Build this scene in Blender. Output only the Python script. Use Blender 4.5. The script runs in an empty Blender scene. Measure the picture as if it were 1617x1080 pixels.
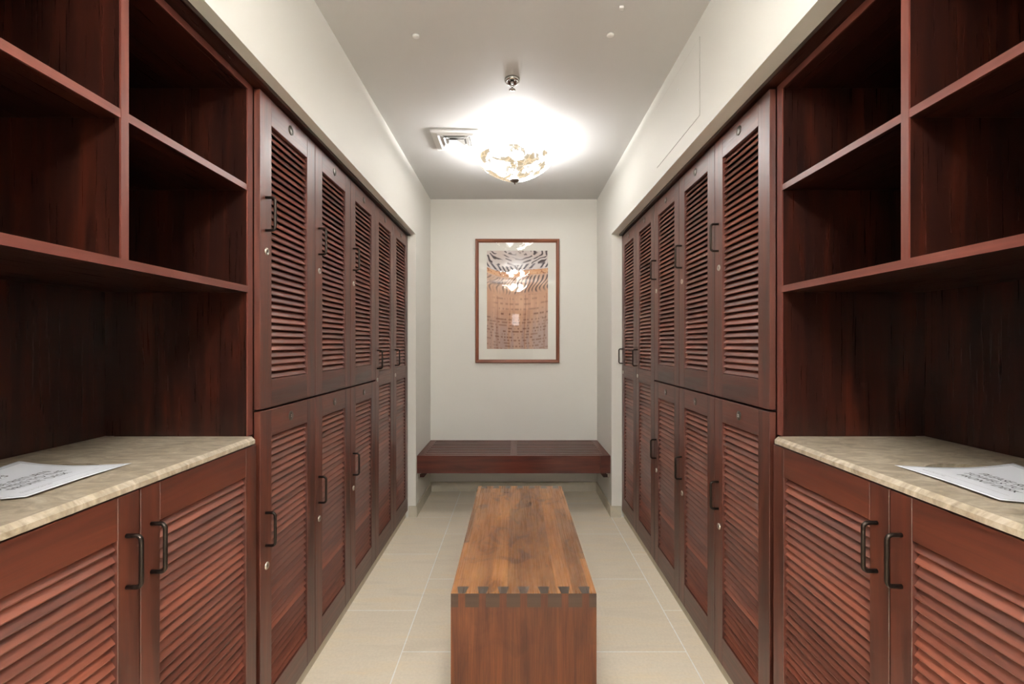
import bpy, bmesh, math, random
from mathutils import Vector, Matrix, Euler

random.seed(11)
scene = bpy.context.scene
C = scene.collection

# ------------------------------------------------------------------ camera, world, exposure
EYE = 1.33                      # eye height above the floor
FPX = 750.0                     # focal length in pixels of the 1617 px wide frame
cam_data = bpy.data.cameras.new('camera')
cam_data.sensor_fit = 'HORIZONTAL'
cam_data.sensor_width = 36.0
cam_data.lens = FPX / 1617.0 * 36.0
cam_data.shift_x = -4.5 / 1617.0
cam_data.shift_y = 2.5 / 1617.0
cam_data.clip_start = 0.02
cam = bpy.data.objects.new('camera', cam_data)
cam.location = (0, 0, EYE)
cam.rotation_euler = (math.pi / 2, 0, 0)
C.objects.link(cam)
scene.camera = cam

world = bpy.data.worlds.new('world')
scene.world = world
world.use_nodes = True
world.node_tree.nodes['Background'].inputs['Color'].default_value = (0.9, 0.93, 1.0, 1)
world.node_tree.nodes['Background'].inputs['Strength'].default_value = 0.05

scene.view_settings.view_transform = 'Standard'
scene.view_settings.look = 'None'
scene.view_settings.gamma = 1.0
scene.view_settings.use_curve_mapping = False
scene.view_settings.exposure = 0.5

BULB_W = 6.5                    # watts of each bulb in a ceiling bowl lamp
BOWL_GLOW = 15.0                # how brightly the alabaster glows
LAMP_TINT = (0.985, 0.99, 1.0)

# main dimensions (metres), y is the distance from the camera
CEIL = 2.63
SOFFIT = 2.17
WL, WR = -0.76, 0.742           # finished faces of the left and right wall
BACK = 4.28
Y0L = 1.528                     # first locker starts
PITCH = 0.4215                  # locker width
PIER = 3.645                    # wall pier past the last locker
XL = 0.82                       # locker door plane
FRONT = -2.6

# ------------------------------------------------------------------ materials
def lin(c):
    return tuple((x / 12.92 if x <= 0.04045 else ((x + 0.055) / 1.055) ** 2.4) for x in [v / 255.0 for v in c]) + (1.0,)

def new_mat(name):
    m = bpy.data.materials.new(name)
    m.use_nodes = True
    nt = m.node_tree
    b = nt.nodes['Principled BSDF']
    return m, nt, b

def nd(nt, kind, **kw):
    n = nt.nodes.new(kind)
    for k, v in kw.items():
        setattr(n, k, v)
    return n

def ramp(nt, stops, interp='LINEAR'):
    r = nt.nodes.new('ShaderNodeValToRGB')
    r.color_ramp.interpolation = interp
    e = r.color_ramp.elements
    while len(e) < len(stops):
        e.new(0.5)
    for i, (p, c) in enumerate(stops):
        e[i].position = p
        e[i].color = c if len(c) == 4 else tuple(c) + (1,)
    return r

def mixc(nt, mode, fac, a, b):
    m = nt.nodes.new('ShaderNodeMix')
    m.data_type = 'RGBA'
    m.blend_type = mode
    m.clamp_result = False
    for sock, v in ((m.inputs[0], fac), (m.inputs[6], a), (m.inputs[7], b)):
        if hasattr(v, 'links'):
            nt.links.new(v, sock)
        else:
            sock.default_value = v
    return m.outputs[2]

def bump(nt, b, height, strength, dist=0.001):
    n = nt.nodes.new('ShaderNodeBump')
    n.inputs['Strength'].default_value = strength
    n.inputs['Distance'].default_value = dist
    nt.links.new(height, n.inputs['Height'])
    nt.links.new(n.outputs[0], b.inputs['Normal'])

def simple(name, col, rough=0.5, metal=0.0, spec=0.5, coat=0.0):
    m, nt, b = new_mat(name)
    b.inputs['Base Color'].default_value = lin(col)
    b.inputs['Roughness'].default_value = rough
    b.inputs['Metallic'].default_value = metal
    b.inputs['Specular IOR Level'].default_value = spec
    b.inputs['Coat Weight'].default_value = coat
    return m

def paint(name, col, rough=0.6):
    m, nt, b = new_mat(name)
    tc = nd(nt, 'ShaderNodeTexCoord')
    n = nd(nt, 'ShaderNodeTexNoise')
    n.inputs['Scale'].default_value = 260
    n.inputs['Detail'].default_value = 3
    nt.links.new(tc.outputs['Object'], n.inputs['Vector'])
    b.inputs['Base Color'].default_value = lin(col)
    b.inputs['Roughness'].default_value = rough
    b.inputs['Specular IOR Level'].default_value = 0.3
    bump(nt, b, n.outputs['Fac'], 0.08, 0.0006)
    return m

def wood(name, dark, mid, light, rough=0.3, island=0.35, figure=1.0, coat=0.0, staves=False, spec=0.5, broad_v=14):
    """grain runs along U of the UV map (metres)"""
    m, nt, b = new_mat(name)
    uv = nd(nt, 'ShaderNodeUVMap'); uv.uv_map = 'UVMap'
    def noise(sx, sy, scale, detail, rough_=0.55, dist=0.0):
        mp = nd(nt, 'ShaderNodeMapping')
        mp.inputs['Scale'].default_value = (sx, sy, 1)
        nt.links.new(uv.outputs[0], mp.inputs['Vector'])
        n = nd(nt, 'ShaderNodeTexNoise')
        n.inputs['Scale'].default_value = scale
        n.inputs['Detail'].default_value = detail
        n.inputs['Roughness'].default_value = rough_
        n.inputs['Distortion'].default_value = dist
        nt.links.new(mp.outputs[0], n.inputs['Vector'])
        return n.outputs['Fac']
    broad = noise(1.2, broad_v, 1.6, 4, 0.6, 0.6)
    fine = noise(2.5, 110, 1.5, 4, 0.6)
    pores = noise(14, 600, 1.0, 2, 0.6)
    r = ramp(nt, [(0.30, lin(dark)), (0.5, lin(mid)), (0.72, lin(light))])
    nt.links.new(broad, r.inputs[0])
    f = ramp(nt, [(0.3, (0.62, 0.62, 0.62, 1)), (0.7, (1.2, 1.2, 1.2, 1))])
    nt.links.new(fine, f.inputs[0])
    col = mixc(nt, 'MULTIPLY', 0.45 * figure, r.outputs[0], f.outputs[0])
    p = ramp(nt, [(0.33, (0.55, 0.5, 0.5, 1)), (0.45, (1, 1, 1, 1))])
    nt.links.new(pores, p.inputs[0])
    col = mixc(nt, 'MULTIPLY', 0.3 * figure, col, p.outputs[0])
    if island > 0:
        g = nd(nt, 'ShaderNodeNewGeometry')
        tone = ramp(nt, [(0.0, (1 - island, 1 - island * 1.05, 1 - island, 1)), (0.5, (1, 1, 1, 1)), (1.0, (1 + island * 1.2, 1 + island * 1.0, 1 + island * 0.8, 1))])
        nt.links.new(g.outputs['Random Per Island'], tone.inputs[0])
        col = mixc(nt, 'MULTIPLY', 1.0, col, tone.outputs[0])
    if staves:
        br = nd(nt, 'ShaderNodeTexBrick')
        br.inputs['Scale'].default_value = 1.0
        br.inputs['Mortar Size'].default_value = 0.0
        br.inputs['Brick Width'].default_value = 0.43
        br.inputs['Row Height'].default_value = 0.0585
        br.inputs['Color1'].default_value = (0, 0, 0, 1)
        br.inputs['Color2'].default_value = (1, 1, 1, 1)
        br.offset = 0.37
        br.offset_frequency = 2
        nt.links.new(uv.outputs[0], br.inputs['Vector'])
        sr = ramp(nt, [(0.0, (0.60, 0.56, 0.52, 1)), (0.35, (0.98, 0.95, 0.9, 1)), (0.7, (1.08, 1.02, 0.92, 1)), (1.0, (1.3, 1.22, 1.02, 1))])
        nt.links.new(br.outputs['Color'], sr.inputs[0])
        col = mixc(nt, 'MULTIPLY', staves, col, sr.outputs[0])
        kn = noise(4.5, 6, 1.3, 3, 0.6, 1.2)
        kr = ramp(nt, [(0.55, (1, 1, 1, 1)), (0.63, (0.50, 0.46, 0.46, 1)), (0.68, (0.36, 0.32, 0.33, 1))])
        nt.links.new(kn, kr.inputs[0])
        col = mixc(nt, 'MULTIPLY', 0.8 * staves, col, kr.outputs[0])
    nt.links.new(col, b.inputs['Base Color'])
    rr = ramp(nt, [(0.3, (rough * 0.85,) * 3 + (1,)), (0.7, (rough * 1.2,) * 3 + (1,))])
    nt.links.new(fine, rr.inputs[0])
    nt.links.new(rr.outputs[0], b.inputs['Roughness'])
    b.inputs['Specular IOR Level'].default_value = spec
    b.inputs['Coat Weight'].default_value = coat
    b.inputs['Coat Roughness'].default_value = 0.12
    bump(nt, b, fine, 0.05, 0.0004)
    return m

M = {}
M['wall'] = paint('wall_paint', (226, 224, 217), 0.5)
M['ceiling'] = paint('ceiling_paint', (209, 208, 206), 0.6)
M['mahogany'] = wood('mahogany', (60, 25, 17), (86, 39, 26), (108, 53, 36), 0.40, 0.12, 0.8, spec=1.0)
M['slat'] = wood('mahogany_slats', (88, 43, 31), (115, 60, 44), (140, 77, 57), 0.36, 0.24, 0.55, spec=1.0)
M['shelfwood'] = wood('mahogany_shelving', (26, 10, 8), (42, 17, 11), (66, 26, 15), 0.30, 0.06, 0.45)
M['edge'] = wood('mahogany_edge_sheen', (92, 45, 37), (108, 57, 48), (126, 70, 58), 0.34, 0.08, 0.8, spec=0.8)  # front edges, glancing sheen mixed into the pinkish colour
M['benchred'] = wood('bench_mahogany', (58, 25, 19), (82, 37, 27), (100, 48, 36), 0.32, 0.18, 0.7)
M['top'] = wood('bench_top_wood', (140, 92, 56), (160, 110, 70), (178, 130, 84), 0.27, 0.0, 0.22, 0.0, 1.0, broad_v=7)
M['endpanel'] = wood('bench_end_wood', (72, 35, 18), (98, 51, 26), (118, 66, 34), 0.36, 0.0, 1.6, 0.0, 0.3)
M['endgrain'] = wood('bench_end_grain', (60, 42, 34), (68, 48, 38), (76, 55, 44), 0.35, 0.0, 0.4)
M['pintop'] = wood('bench_pin_top_sheen', (70, 58, 50), (78, 64, 55), (84, 70, 61), 0.3, 0.0, 0.0)  # pin end grain, greyed to include the sheen on the top faces
M['picframe'] = wood('picture_frame_wood', (104, 58, 40), (128, 74, 52), (150, 92, 66), 0.4, 0.1)
M['bronze'] = simple('dark_bronze', (58, 50, 45), 0.34, 0.85)
M['steel'] = simple('brushed_steel', (205, 200, 190), 0.28, 0.9)
M['chrome'] = simple('satin_chrome', (180, 178, 174), 0.2, 1.0)
M['nickel'] = simple('brushed_nickel_canopy', (150, 148, 146), 0.45, 0.6)
M['keyhole'] = simple('keyhole_dark', (30, 28, 26), 0.5)
M['badge'] = simple('badge_bronze', (84, 78, 70), 0.3, 0.5)
M['digit'] = simple('badge_white_digits', (240, 238, 230), 0.5)
M['white'] = simple('white_enamel', (232, 231, 228), 0.4)
M['dark'] = simple('vent_recess_shade', (96, 92, 88), 0.8)
M['mat'] = simple('picture_mat', (226, 224, 216), 0.8)
M['paper'] = simple('white_paper', (236, 238, 244), 0.7)
M['ink'] = simple('black_ink', (48, 48, 56), 0.7)
M['greyink'] = simple('grey_ink', (110, 106, 106), 0.7)
M['gap'] = simple('panel_gap', (150, 144, 132), 0.8)
M['finial'] = simple('finial_pewter', (120, 108, 100), 0.4, 0.6)

# floor tiles (large pale stone tiles, half-offset columns)
def floor_mat():
    m, nt, b = new_mat('stone_floor_tiles')
    tc = nd(nt, 'ShaderNodeTexCoord')
    mp = nd(nt, 'ShaderNodeMapping')
    # brick rows run along world y: u = y, v = x
    sep = nd(nt, 'ShaderNodeSeparateXYZ'); nt.links.new(tc.outputs['Object'], sep.inputs[0])
    def math_(op, a, v):
        k = nd(nt, 'ShaderNodeMath', operation=op)
        nt.links.new(a, k.inputs[0]); k.inputs[1].default_value = v
        return k.outputs[0]
    u = math_('ADD', sep.outputs['Y'], 20 * 0.634 - 0.465 + 0.0)
    v = math_('ADD', sep.outputs['X'], 0.487 + 1.227 * 2)
    cmb = nd(nt, 'ShaderNodeCombineXYZ')
    nt.links.new(u, cmb.inputs[0]); nt.links.new(v, cmb.inputs[1])
    br = nd(nt, 'ShaderNodeTexBrick')
    br.inputs['Scale'].default_value = 1.0
    br.inputs['Brick Width'].default_value = 0.634
    br.inputs['Row Height'].default_value = 1.227
    br.inputs['Mortar Size'].default_value = 0.0026
    br.inputs['Mortar Smooth'].default_value = 0.2
    br.inputs['Color1'].default_value = lin((233, 221, 201))
    br.inputs['Color2'].default_value = lin((240, 229, 210))
    br.inputs['Mortar'].default_value = lin((253, 252, 249))
    br.offset = 0.5; br.offset_frequency = 2
    nt.links.new(cmb.outputs[0], br.inputs['Vector'])
    mp.inputs['Rotation'].default_value = (0, 0, math.radians(38))
    mp.inputs['Scale'].default_value = (1.2, 7, 1)
    nt.links.new(tc.outputs['Object'], mp.inputs['Vector'])
    n = nd(nt, 'ShaderNodeTexNoise')
    n.inputs['Scale'].default_value = 2.2; n.inputs['Detail'].default_value = 6; n.inputs['Distortion'].default_value = 0.7
    nt.links.new(mp.outputs[0], n.inputs['Vector'])
    r = ramp(nt, [(0.32, (0.93, 0.915, 0.89, 1)), (0.5, (1, 0.995, 0.985, 1)), (0.7, (1.02, 0.975, 0.89, 1))])
    nt.links.new(n.outputs['Fac'], r.inputs[0])
    n2 = nd(nt, 'ShaderNodeTexNoise')
    n2.inputs['Scale'].default_value = 90; n2.inputs['Detail'].default_value = 4
    nt.links.new(tc.outputs['Object'], n2.inputs['Vector'])
    r2 = ramp(nt, [(0.3, (0.93, 0.93, 0.92, 1)), (0.7, (1.04, 1.04, 1.04, 1))])
    nt.links.new(n2.outputs['Fac'], r2.inputs[0])
    col = mixc(nt, 'MULTIPLY', 0.8, br.outputs['Color'], r.outputs[0])
    col = mixc(nt, 'MULTIPLY', 0.8, col, r2.outputs[0])
    nt.links.new(col, b.inputs['Base Color'])
    b.inputs['Roughness'].default_value = 0.42
    b.inputs['Specular IOR Level'].default_value = 0.35
    bump(nt, b, n2.outputs['Fac'], 0.1, 0.0005)
    return m
M['floor'] = floor_mat()

def stone(name, a, b_, c_, scale=1.0, rough=0.35):
    m, nt, b = new_mat(name)
    tc = nd(nt, 'ShaderNodeTexCoord')
    mp = nd(nt, 'ShaderNodeMapping')
    mp.inputs['Scale'].default_value = (8 * scale, 16 * scale, 8 * scale)
    mp.inputs['Rotation'].default_value = (0, 0, 0.5)
    nt.links.new(tc.outputs['Object'], mp.inputs['Vector'])
    n = nd(nt, 'ShaderNodeTexNoise')
    n.inputs['Scale'].default_value = 1.6; n.inputs['Detail'].default_value = 8
    n.inputs['Roughness'].default_value = 0.65; n.inputs['Distortion'].default_value = 1.4
    nt.links.new(mp.outputs[0], n.inputs['Vector'])
    r = ramp(nt, [(0.3, lin(a)), (0.5, lin(b_)), (0.7, lin(c_))])
    nt.links.new(n.outputs['Fac'], r.inputs[0])
    vo = nd(nt, 'ShaderNodeTexVoronoi', feature='DISTANCE_TO_EDGE')
    vo.inputs['Scale'].default_value = 1.2
    nt.links.new(mp.outputs[0], vo.inputs['Vector'])
    vr = ramp(nt, [(0.0, (1.14, 1.12, 1.06, 1)), (0.05, (1, 1, 1, 1))])
    nt.links.new(vo.outputs['Distance'], vr.inputs[0])
    col = mixc(nt, 'MULTIPLY', 0.6, r.outputs[0], vr.outputs[0])
    nt.links.new(col, b.inputs['Base Color'])
    b.inputs['Roughness'].default_value = rough
    return m
M['counter'] = stone('beige_marble', (138, 124, 104), (176, 162, 141), (208, 197, 178))
M['basetile'] = stone('baseboard_stone', (186, 178, 160), (196, 188, 170), (204, 196, 180), 0.3, 0.5)

def alabaster(glow=BOWL_GLOW):
    m, nt, b = new_mat('glowing_alabaster')
    tc = nd(nt, 'ShaderNodeTexCoord')
    n = nd(nt, 'ShaderNodeTexNoise')
    n.inputs['Scale'].default_value = 8.5; n.inputs['Detail'].default_value = 5; n.inputs['Distortion'].default_value = 0.5
    n.inputs['Roughness'].default_value = 0.6
    nt.links.new(tc.outputs['Object'], n.inputs['Vector'])
    r = ramp(nt, [(0.0, (1, 1, 1, 1)), (0.47, (1, 0.99, 0.96, 1)), (0.492, (0.038, 0.035, 0.030, 1)), (0.55, (0.033, 0.026, 0.017, 1)), (0.8, (0.029, 0.020, 0.010, 1))])
    nt.links.new(n.outputs['Fac'], r.inputs[0])
    vo = nd(nt, 'ShaderNodeTexVoronoi', feature='DISTANCE_TO_EDGE')
    vo.inputs['Scale'].default_value = 26
    nt.links.new(tc.outputs['Object'], vo.inputs['Vector'])
    vr = ramp(nt, [(0.0, (1.5, 1.5, 1.5, 1)), (0.12, (0.9, 0.9, 0.9, 1)), (1, (1, 1, 1, 1))])
    nt.links.new(vo.outputs['Distance'], vr.inputs[0])
    patch = ramp(nt, [(0.48, (0, 0, 0, 1)), (0.52, (1, 1, 1, 1))])
    nt.links.new(n.outputs['Fac'], patch.inputs[0])
    vv = mixc(nt, 'MIX', patch.outputs[0], (1, 1, 1, 1), vr.outputs[0])
    col = mixc(nt, 'MULTIPLY', 1.0, r.outputs[0], vv)
    nt.links.new(col, b.inputs['Base Color'])
    nt.links.new(col, b.inputs['Emission Color'])
    b.inputs['Emission Strength'].default_value = glow
    b.inputs['Roughness'].default_value = 0.3
    return m
M['alabaster'] = alabaster()
M['alabaster_soft'] = alabaster(40.0)
M['alabaster_strong'] = alabaster(190.0)

def glass():
    m = bpy.data.materials.new('picture_glass'); m.use_nodes = True
    nt = m.node_tree; nt.nodes.clear()
    out = nd(nt, 'ShaderNodeOutputMaterial')
    t = nd(nt, 'ShaderNodeBsdfTransparent')
    g = nd(nt, 'ShaderNodeBsdfGlossy'); g.inputs['Roughness'].default_value = 0.02
    fr = nd(nt, 'ShaderNodeFresnel'); fr.inputs['IOR'].default_value = 1.5
    mx = nd(nt, 'ShaderNodeMixShader')
    nt.links.new(fr.outputs[0], mx.inputs[0]); nt.links.new(t.outputs[0], mx.inputs[1]); nt.links.new(g.outputs[0], mx.inputs[2])
    nt.links.new(mx.outputs[0], out.inputs[0])
    return m
M['glass'] = glass()

def attr_mat(name):
    m, nt, b = new_mat(name)
    a = nd(nt, 'ShaderNodeVertexColor'); a.layer_name = 'ink'
    nt.links.new(a.outputs[0], b.inputs['Base Color'])
    b.inputs['Roughness'].default_value = 0.7
    return m
M['print'] = attr_mat('printed_photograph')

m_, nt_, b_ = new_mat('lit_bulb')
b_.inputs['Emission Color'].default_value = LAMP_TINT + (1,)
b_.inputs['Emission Strength'].default_value = 6
M['bulb'] = m_
m_, nt_, b_ = new_mat('daylit_glass')
b_.inputs['Emission Color'].default_value = (0.9, 0.95, 1, 1)
b_.inputs['Emission Strength'].default_value = 5
M['daylight'] = m_

# ------------------------------------------------------------------ mesh helpers
class MB:
    """collects shapes into one mesh with a grain-aligned UV map"""
    def __init__(self):
        self.bm = bmesh.new()
        self.uv = self.bm.loops.layers.uv.new('UVMap')
    def face(self, pts, grain=0, off=None, mat=0):
        vs = [self.bm.verts.new(p) for p in pts]
        f = self.bm.faces.new(vs)
        self._uv(f, grain, off or (0, 0)); f.material_index = mat
        return f
    def _uv(self, f, g, off):
        f.normal_update()
        n = [abs(c) for c in f.normal]
        others = [i for i in range(3) if i != g]
        for l in f.loops:
            co = l.vert.co
            if n[g] > 0.9:
                u, v = co[others[0]] * 0.2, co[others[1]]
            else:
                k = others[0] if n[others[0]] < n[others[1]] else others[1]
                u, v = co[g], co[k]
            l[self.uv].uv = (u + off[0], v + off[1])
    def box(self, x0, x1, y0, y1, z0, z1, grain=2, mat=0, jitter=True, mats=None):
        x0, x1 = min(x0, x1), max(x0, x1); y0, y1 = min(y0, y1), max(y0, y1); z0, z1 = min(z0, z1), max(z0, z1)
        v = [self.bm.verts.new(p) for p in ((x0, y0, z0), (x1, y0, z0), (x1, y1, z0), (x0, y1, z0), (x0, y0, z1), (x1, y0, z1), (x1, y1, z1), (x0, y1, z1))]
        off = (random.uniform(0, 40), random.uniform(0, 40)) if jitter else (0, 0)
        for i, idx in enumerate(((0, 3, 2, 1), (4, 5, 6, 7), (0, 1, 5, 4), (1, 2, 6, 5), (2, 3, 7, 6), (3, 0, 4, 7))):
            f = self.bm.faces.new([v[k] for k in idx])
            self._uv(f, grain, off); f.material_index = mat if not mats else mats.get(i, mat)
        return self
    def extrude_profile(self, prof, axis, a0, a1, grain=None, mat=0):
        """prof: list of 2-D points in the two axes other than `axis` (ordered), swept from a0 to a1"""
        others = [i for i in range(3) if i != axis]
        def mk(a):
            out = []
            for p in prof:
                c = [0, 0, 0]; c[axis] = a; c[others[0]] = p[0]; c[others[1]] = p[1]
                out.append(self.bm.verts.new(c))
            return out
        A, B = mk(a0), mk(a1)
        off = (random.uniform(0, 40), random.uniform(0, 40))
        g = axis if grain is None else grain
        n = len(prof)
        fs = [self.bm.faces.new([A[i], A[(i + 1) % n], B[(i + 1) % n], B[i]]) for i in range(n)]
        fs.append(self.bm.faces.new(list(reversed(A)))); fs.append(self.bm.faces.new(B))
        for f in fs:
            self._uv(f, g, off); f.material_index = mat
        return self
    def tube(self, pts, r, seg=10, mat=0, caps=True):
        pts = [Vector(p) for p in pts]
        rings = []
        prev_n = None
        for i, p in enumerate(pts):
            t = (pts[min(i + 1, len(pts) - 1)] - pts[max(i - 1, 0)]).normalized()
            if prev_n is None:
                n = t.orthogonal().normalized()
            else:
                n = (prev_n - t * prev_n.dot(t)).normalized()
            prev_n = n
            b = t.cross(n)
            rings.append([self.bm.verts.new(p + (n * math.cos(a) + b * math.sin(a)) * r) for a in [2 * math.pi * k / seg for k in range(seg)]])
        for a, b in zip(rings, rings[1:]):
            for k in range(seg):
                f = self.bm.faces.new([a[k], a[(k + 1) % seg], b[(k + 1) % seg], b[k]]); f.smooth = True; f.material_index = mat
        if caps:
            self.bm.faces.new(list(reversed(rings[0]))).material_index = mat
            self.bm.faces.new(rings[-1]).material_index = mat
        return self
    def lathe(self, prof, center=(0, 0, 0), axis='Z', seg=48, mat=0, close=False):
        """prof: (radius, height)"""
        c = Vector(center)
        rings = []
        for r, h in prof:
            if r < 1e-6:
                pts = [(0, 0, h)]
            else:
                pts = [(r * math.cos(2 * math.pi * k / seg), r * math.sin(2 * math.pi * k / seg), h) for k in range(seg)]
            ring = []
            for p in pts:
                if axis == 'Z': q = Vector(p)
                else: q = Vector((p[0], -p[2], p[1]))        # height points to -y (out of the wall)
                ring.append(self.bm.verts.new(q + c))
            rings.append(ring)
        pairs = list(zip(rings, rings[1:]))
        if close: pairs.append((rings[-1], rings[0]))
        for a, b in pairs:
            for k in range(seg):
                if len(a) == 1 and len(b) == 1: continue
                if len(a) == 1: vs = [a[0], b[(k + 1) % seg], b[k]]
                elif len(b) == 1: vs = [a[k], a[(k + 1) % seg], b[0]]
                else: vs = [a[k], a[(k + 1) % seg], b[(k + 1) % seg], b[k]]
                f = self.bm.faces.new(vs); f.smooth = True; f.material_index = mat
        return self
    def mesh(self, name, mats):
        bmesh.ops.recalc_face_normals(self.bm, faces=self.bm.faces)
        me = bpy.data.meshes.new(name)
        self.bm.to_mesh(me); self.bm.free()
        for m in (mats if isinstance(mats, (list, tuple)) else [mats]):
            me.materials.append(m)
        return me

def put(name, mesh, parent=None, loc=(0, 0, 0), bevel=0.0, kind=None, seg=1):
    o = bpy.data.objects.new(name, mesh)
    C.objects.link(o)
    o.location = loc
    if parent is not None: o.parent = parent
    if bevel:
        md = o.modifiers.new('bevel', 'BEVEL'); md.width = bevel; md.segments = seg; md.limit_method = 'ANGLE'; md.angle_limit = math.radians(50)
        md.harden_normals = False
    if kind: o['kind'] = kind
    return o

def build(name, mb, mats, parent=None, loc=(0, 0, 0), bevel=0.0, kind=None, seg=1):
    return put(name, mb.mesh(name, mats), parent, loc, bevel, kind, seg)

def tag(o, label, cat, group=None):
    o['label'] = label; o['category'] = cat
    if group: o['group'] = group
    return o

def thing(name, label, cat, loc=(0, 0, 0), rz=0.0, group=None):
    o = bpy.data.objects.new(name, None); C.objects.link(o)
    o.empty_display_size = 0.05
    o.location = loc; o.rotation_euler = (0, 0, rz)
    return tag(o, label, cat, group)

def copy_tree(o, parent=None):
    c = o.copy(); C.objects.link(c); c.parent = parent
    for ch in list(o.children): copy_tree(ch, c)
    return c

def text_tris(s, size, align='CENTER', spacing=1.0, shear=0.0):
    cu = bpy.data.curves.new('text_source', 'FONT')
    cu.body = s; cu.size = size; cu.align_x = align; cu.align_y = 'CENTER'; cu.space_character = spacing; cu.shear = shear
    cu.resolution_u = 3
    o = bpy.data.objects.new('text_source', cu); C.objects.link(o)
    dg = bpy.context.evaluated_depsgraph_get(); dg.update()
    me = o.evaluated_get(dg).to_mesh()
    vs = [tuple(v.co) for v in me.vertices]; fs = [tuple(p.vertices) for p in me.polygons]
    o.evaluated_get(dg).to_mesh_clear()
    bpy.data.objects.remove(o); bpy.data.curves.remove(cu)
    return vs, fs

# ------------------------------------------------------------------ the room
b = MB(); b.box(-1.45, 1.45, FRONT - 0.1, BACK + 0.1, -0.06, 0, 1)
build('floor', b, M['floor'], kind='structure')
b = MB(); b.box(-1.45, 1.45, FRONT - 0.1, BACK + 0.1, CEIL, CEIL + 0.06, 1)
build('ceiling', b, M['ceiling'], kind='structure')
b = MB(); b.box(-1.45, 1.45, BACK, BACK + 0.1, 0, CEIL, 2)
build('wall_back', b, M['wall'], kind='structure')
NEAR = 0.52                     # the niche of the cabinets starts here
def side_wall(name, s, face):
    b = MB()
    b.box(s * 1.34, s * 1.45, FRONT, BACK, 0, CEIL)                    # wall behind the cabinets
    b.box(face, s * 1.34, NEAR, PIER, SOFFIT, CEIL)                    # soffit over the cabinets
    b.box(face, s * 1.34, PIER, BACK, 0, CEIL)                         # pier at the far end
    b.box(face, s * 1.34, FRONT, NEAR, 0, CEIL)                        # wall beside the camera
    return build(name, b, M['wall'], kind='structure')
side_wall('wall_left', -1, WL)
side_wall('wall_right', 1, WR)
b = MB(); b.box(-1.45, 1.45, FRONT - 0.1, FRONT, 0, CEIL)
build('wall_front', b, M['wall'], kind='structure')

# baseboards, 10 mm stone tile
T = 0.011; BH = 0.085
b = MB(); b.box(WL, WL + T, PIER - T, BACK - T, 0, BH); b.box(WL - 0.055, WL, PIER - T, PIER, 0, BH)
build('baseboard_left', b, M['basetile'], bevel=0.0012, kind='structure')
b = MB(); b.box(WR - T, WR, PIER - T, BACK - T, 0, BH); b.box(WR, WR + 0.073, PIER - T, PIER, 0, BH)
build('baseboard_right', b, M['basetile'], bevel=0.0012, kind='structure')
b = MB(); b.box(WL, WR, BACK - T, BACK, 0, BH)
build('baseboard_back', b, M['basetile'], bevel=0.0012, kind='structure')
# toe kicks under the lockers and the dark scribe strips that close the gap under the soffit
for i, s in ((1, -1), (2, 1)):
    b = MB(); b.box(s * 0.835, s * 0.85, NEAR + 0.02, PIER - T - 0.002, 0, 0.053)
    build('trim_%d' % i, b, M['basetile'], kind='structure')
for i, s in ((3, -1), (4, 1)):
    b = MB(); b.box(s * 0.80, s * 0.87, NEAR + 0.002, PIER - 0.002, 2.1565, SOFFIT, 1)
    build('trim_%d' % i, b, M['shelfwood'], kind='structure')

# door behind the camera with a narrow lit window (it shows in the picture glass)
b = MB(); b.box(-0.42, 0.42, FRONT, FRONT + 0.03, 0, 2.1, 2)
d1 = build('door_1', b, M['shelfwood'], kind='structure')
b = MB(); b.box(-0.06, 0.10, FRONT + 0.031, FRONT + 0.036, 1.75, 2.02)
build('pane', b, M['daylight'], d1)

# ------------------------------------------------------------------ louvred doors
SLP = 0.0237
def slat_panel(x0, x1, openings):
    """slats sloping down and out; y = 0 is the door face, +y goes into the cabinet"""
    b = MB()
    th = math.radians(54.5); L = 0.0252; t = 0.0052
    for z0, z1 in openings:
        n = max(1, round((z1 - z0) / SLP)); p = (z1 - z0) / n
        for k in range(n):
            zb = z0 + p * k + 0.0005
            ca, sa = math.cos(th), math.sin(th)
            def P(s, q):      # s along the slat (0 outer edge), q across its thickness
                return (0.0045 + s * ca + q * sa, zb + 0.003 + s * sa - q * ca)
            prof = [P(0.0012, 0), P(L, 0), P(L, t), P(0.0012, t), P(0, t * 0.72), P(0, t * 0.28)]
            b.extrude_profile(prof, 0, x0 - 0.003, x1 + 0.003)
    return b

def door_frame(w, z0, z1, stile, top, bottom, mids=()):
    b = MB()
    g = 0.0015; D = 0.0205
    b.box(g, stile, 0, D, z0, z1, 2); b.box(w - stile, w - g, 0, D, z0, z1, 2)
    b.box(stile, w - stile, 0.0002, D, z1 - top, z1, 0)
    b.box(stile, w - stile, 0.0002, D, z0, z0 + bottom, 0)
    for a, c in mids: b.box(stile, w - stile, 0.0002, D, a, c, 0)
    return b

def handle_mb(x, zc, cc=0.108, proj=0.031, r=0.0046):
    b = MB()
    z0, z1 = zc - cc / 2, zc + cc / 2
    R = 0.011
    pts = [(x, 0.0, z0), (x, -proj + R, z0)]
    for k in range(1, 6):
        a = math.pi / 2 * k / 6
        pts.append((x, -proj + R - R * math.sin(a), z0 + R - R * math.cos(a)))
    pts += [(x, -proj, z0 + R), (x, -proj, z1 - R)]
    for k in range(1, 6):
        a = math.pi / 2 * k / 6
        pts.append((x, -proj + R - R * math.cos(a), z1 - R + R * math.sin(a)))
    pts += [(x, -proj + R, z1), (x, 0.0, z1)]
    b.tube(pts, r, 10)
    return b

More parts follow.
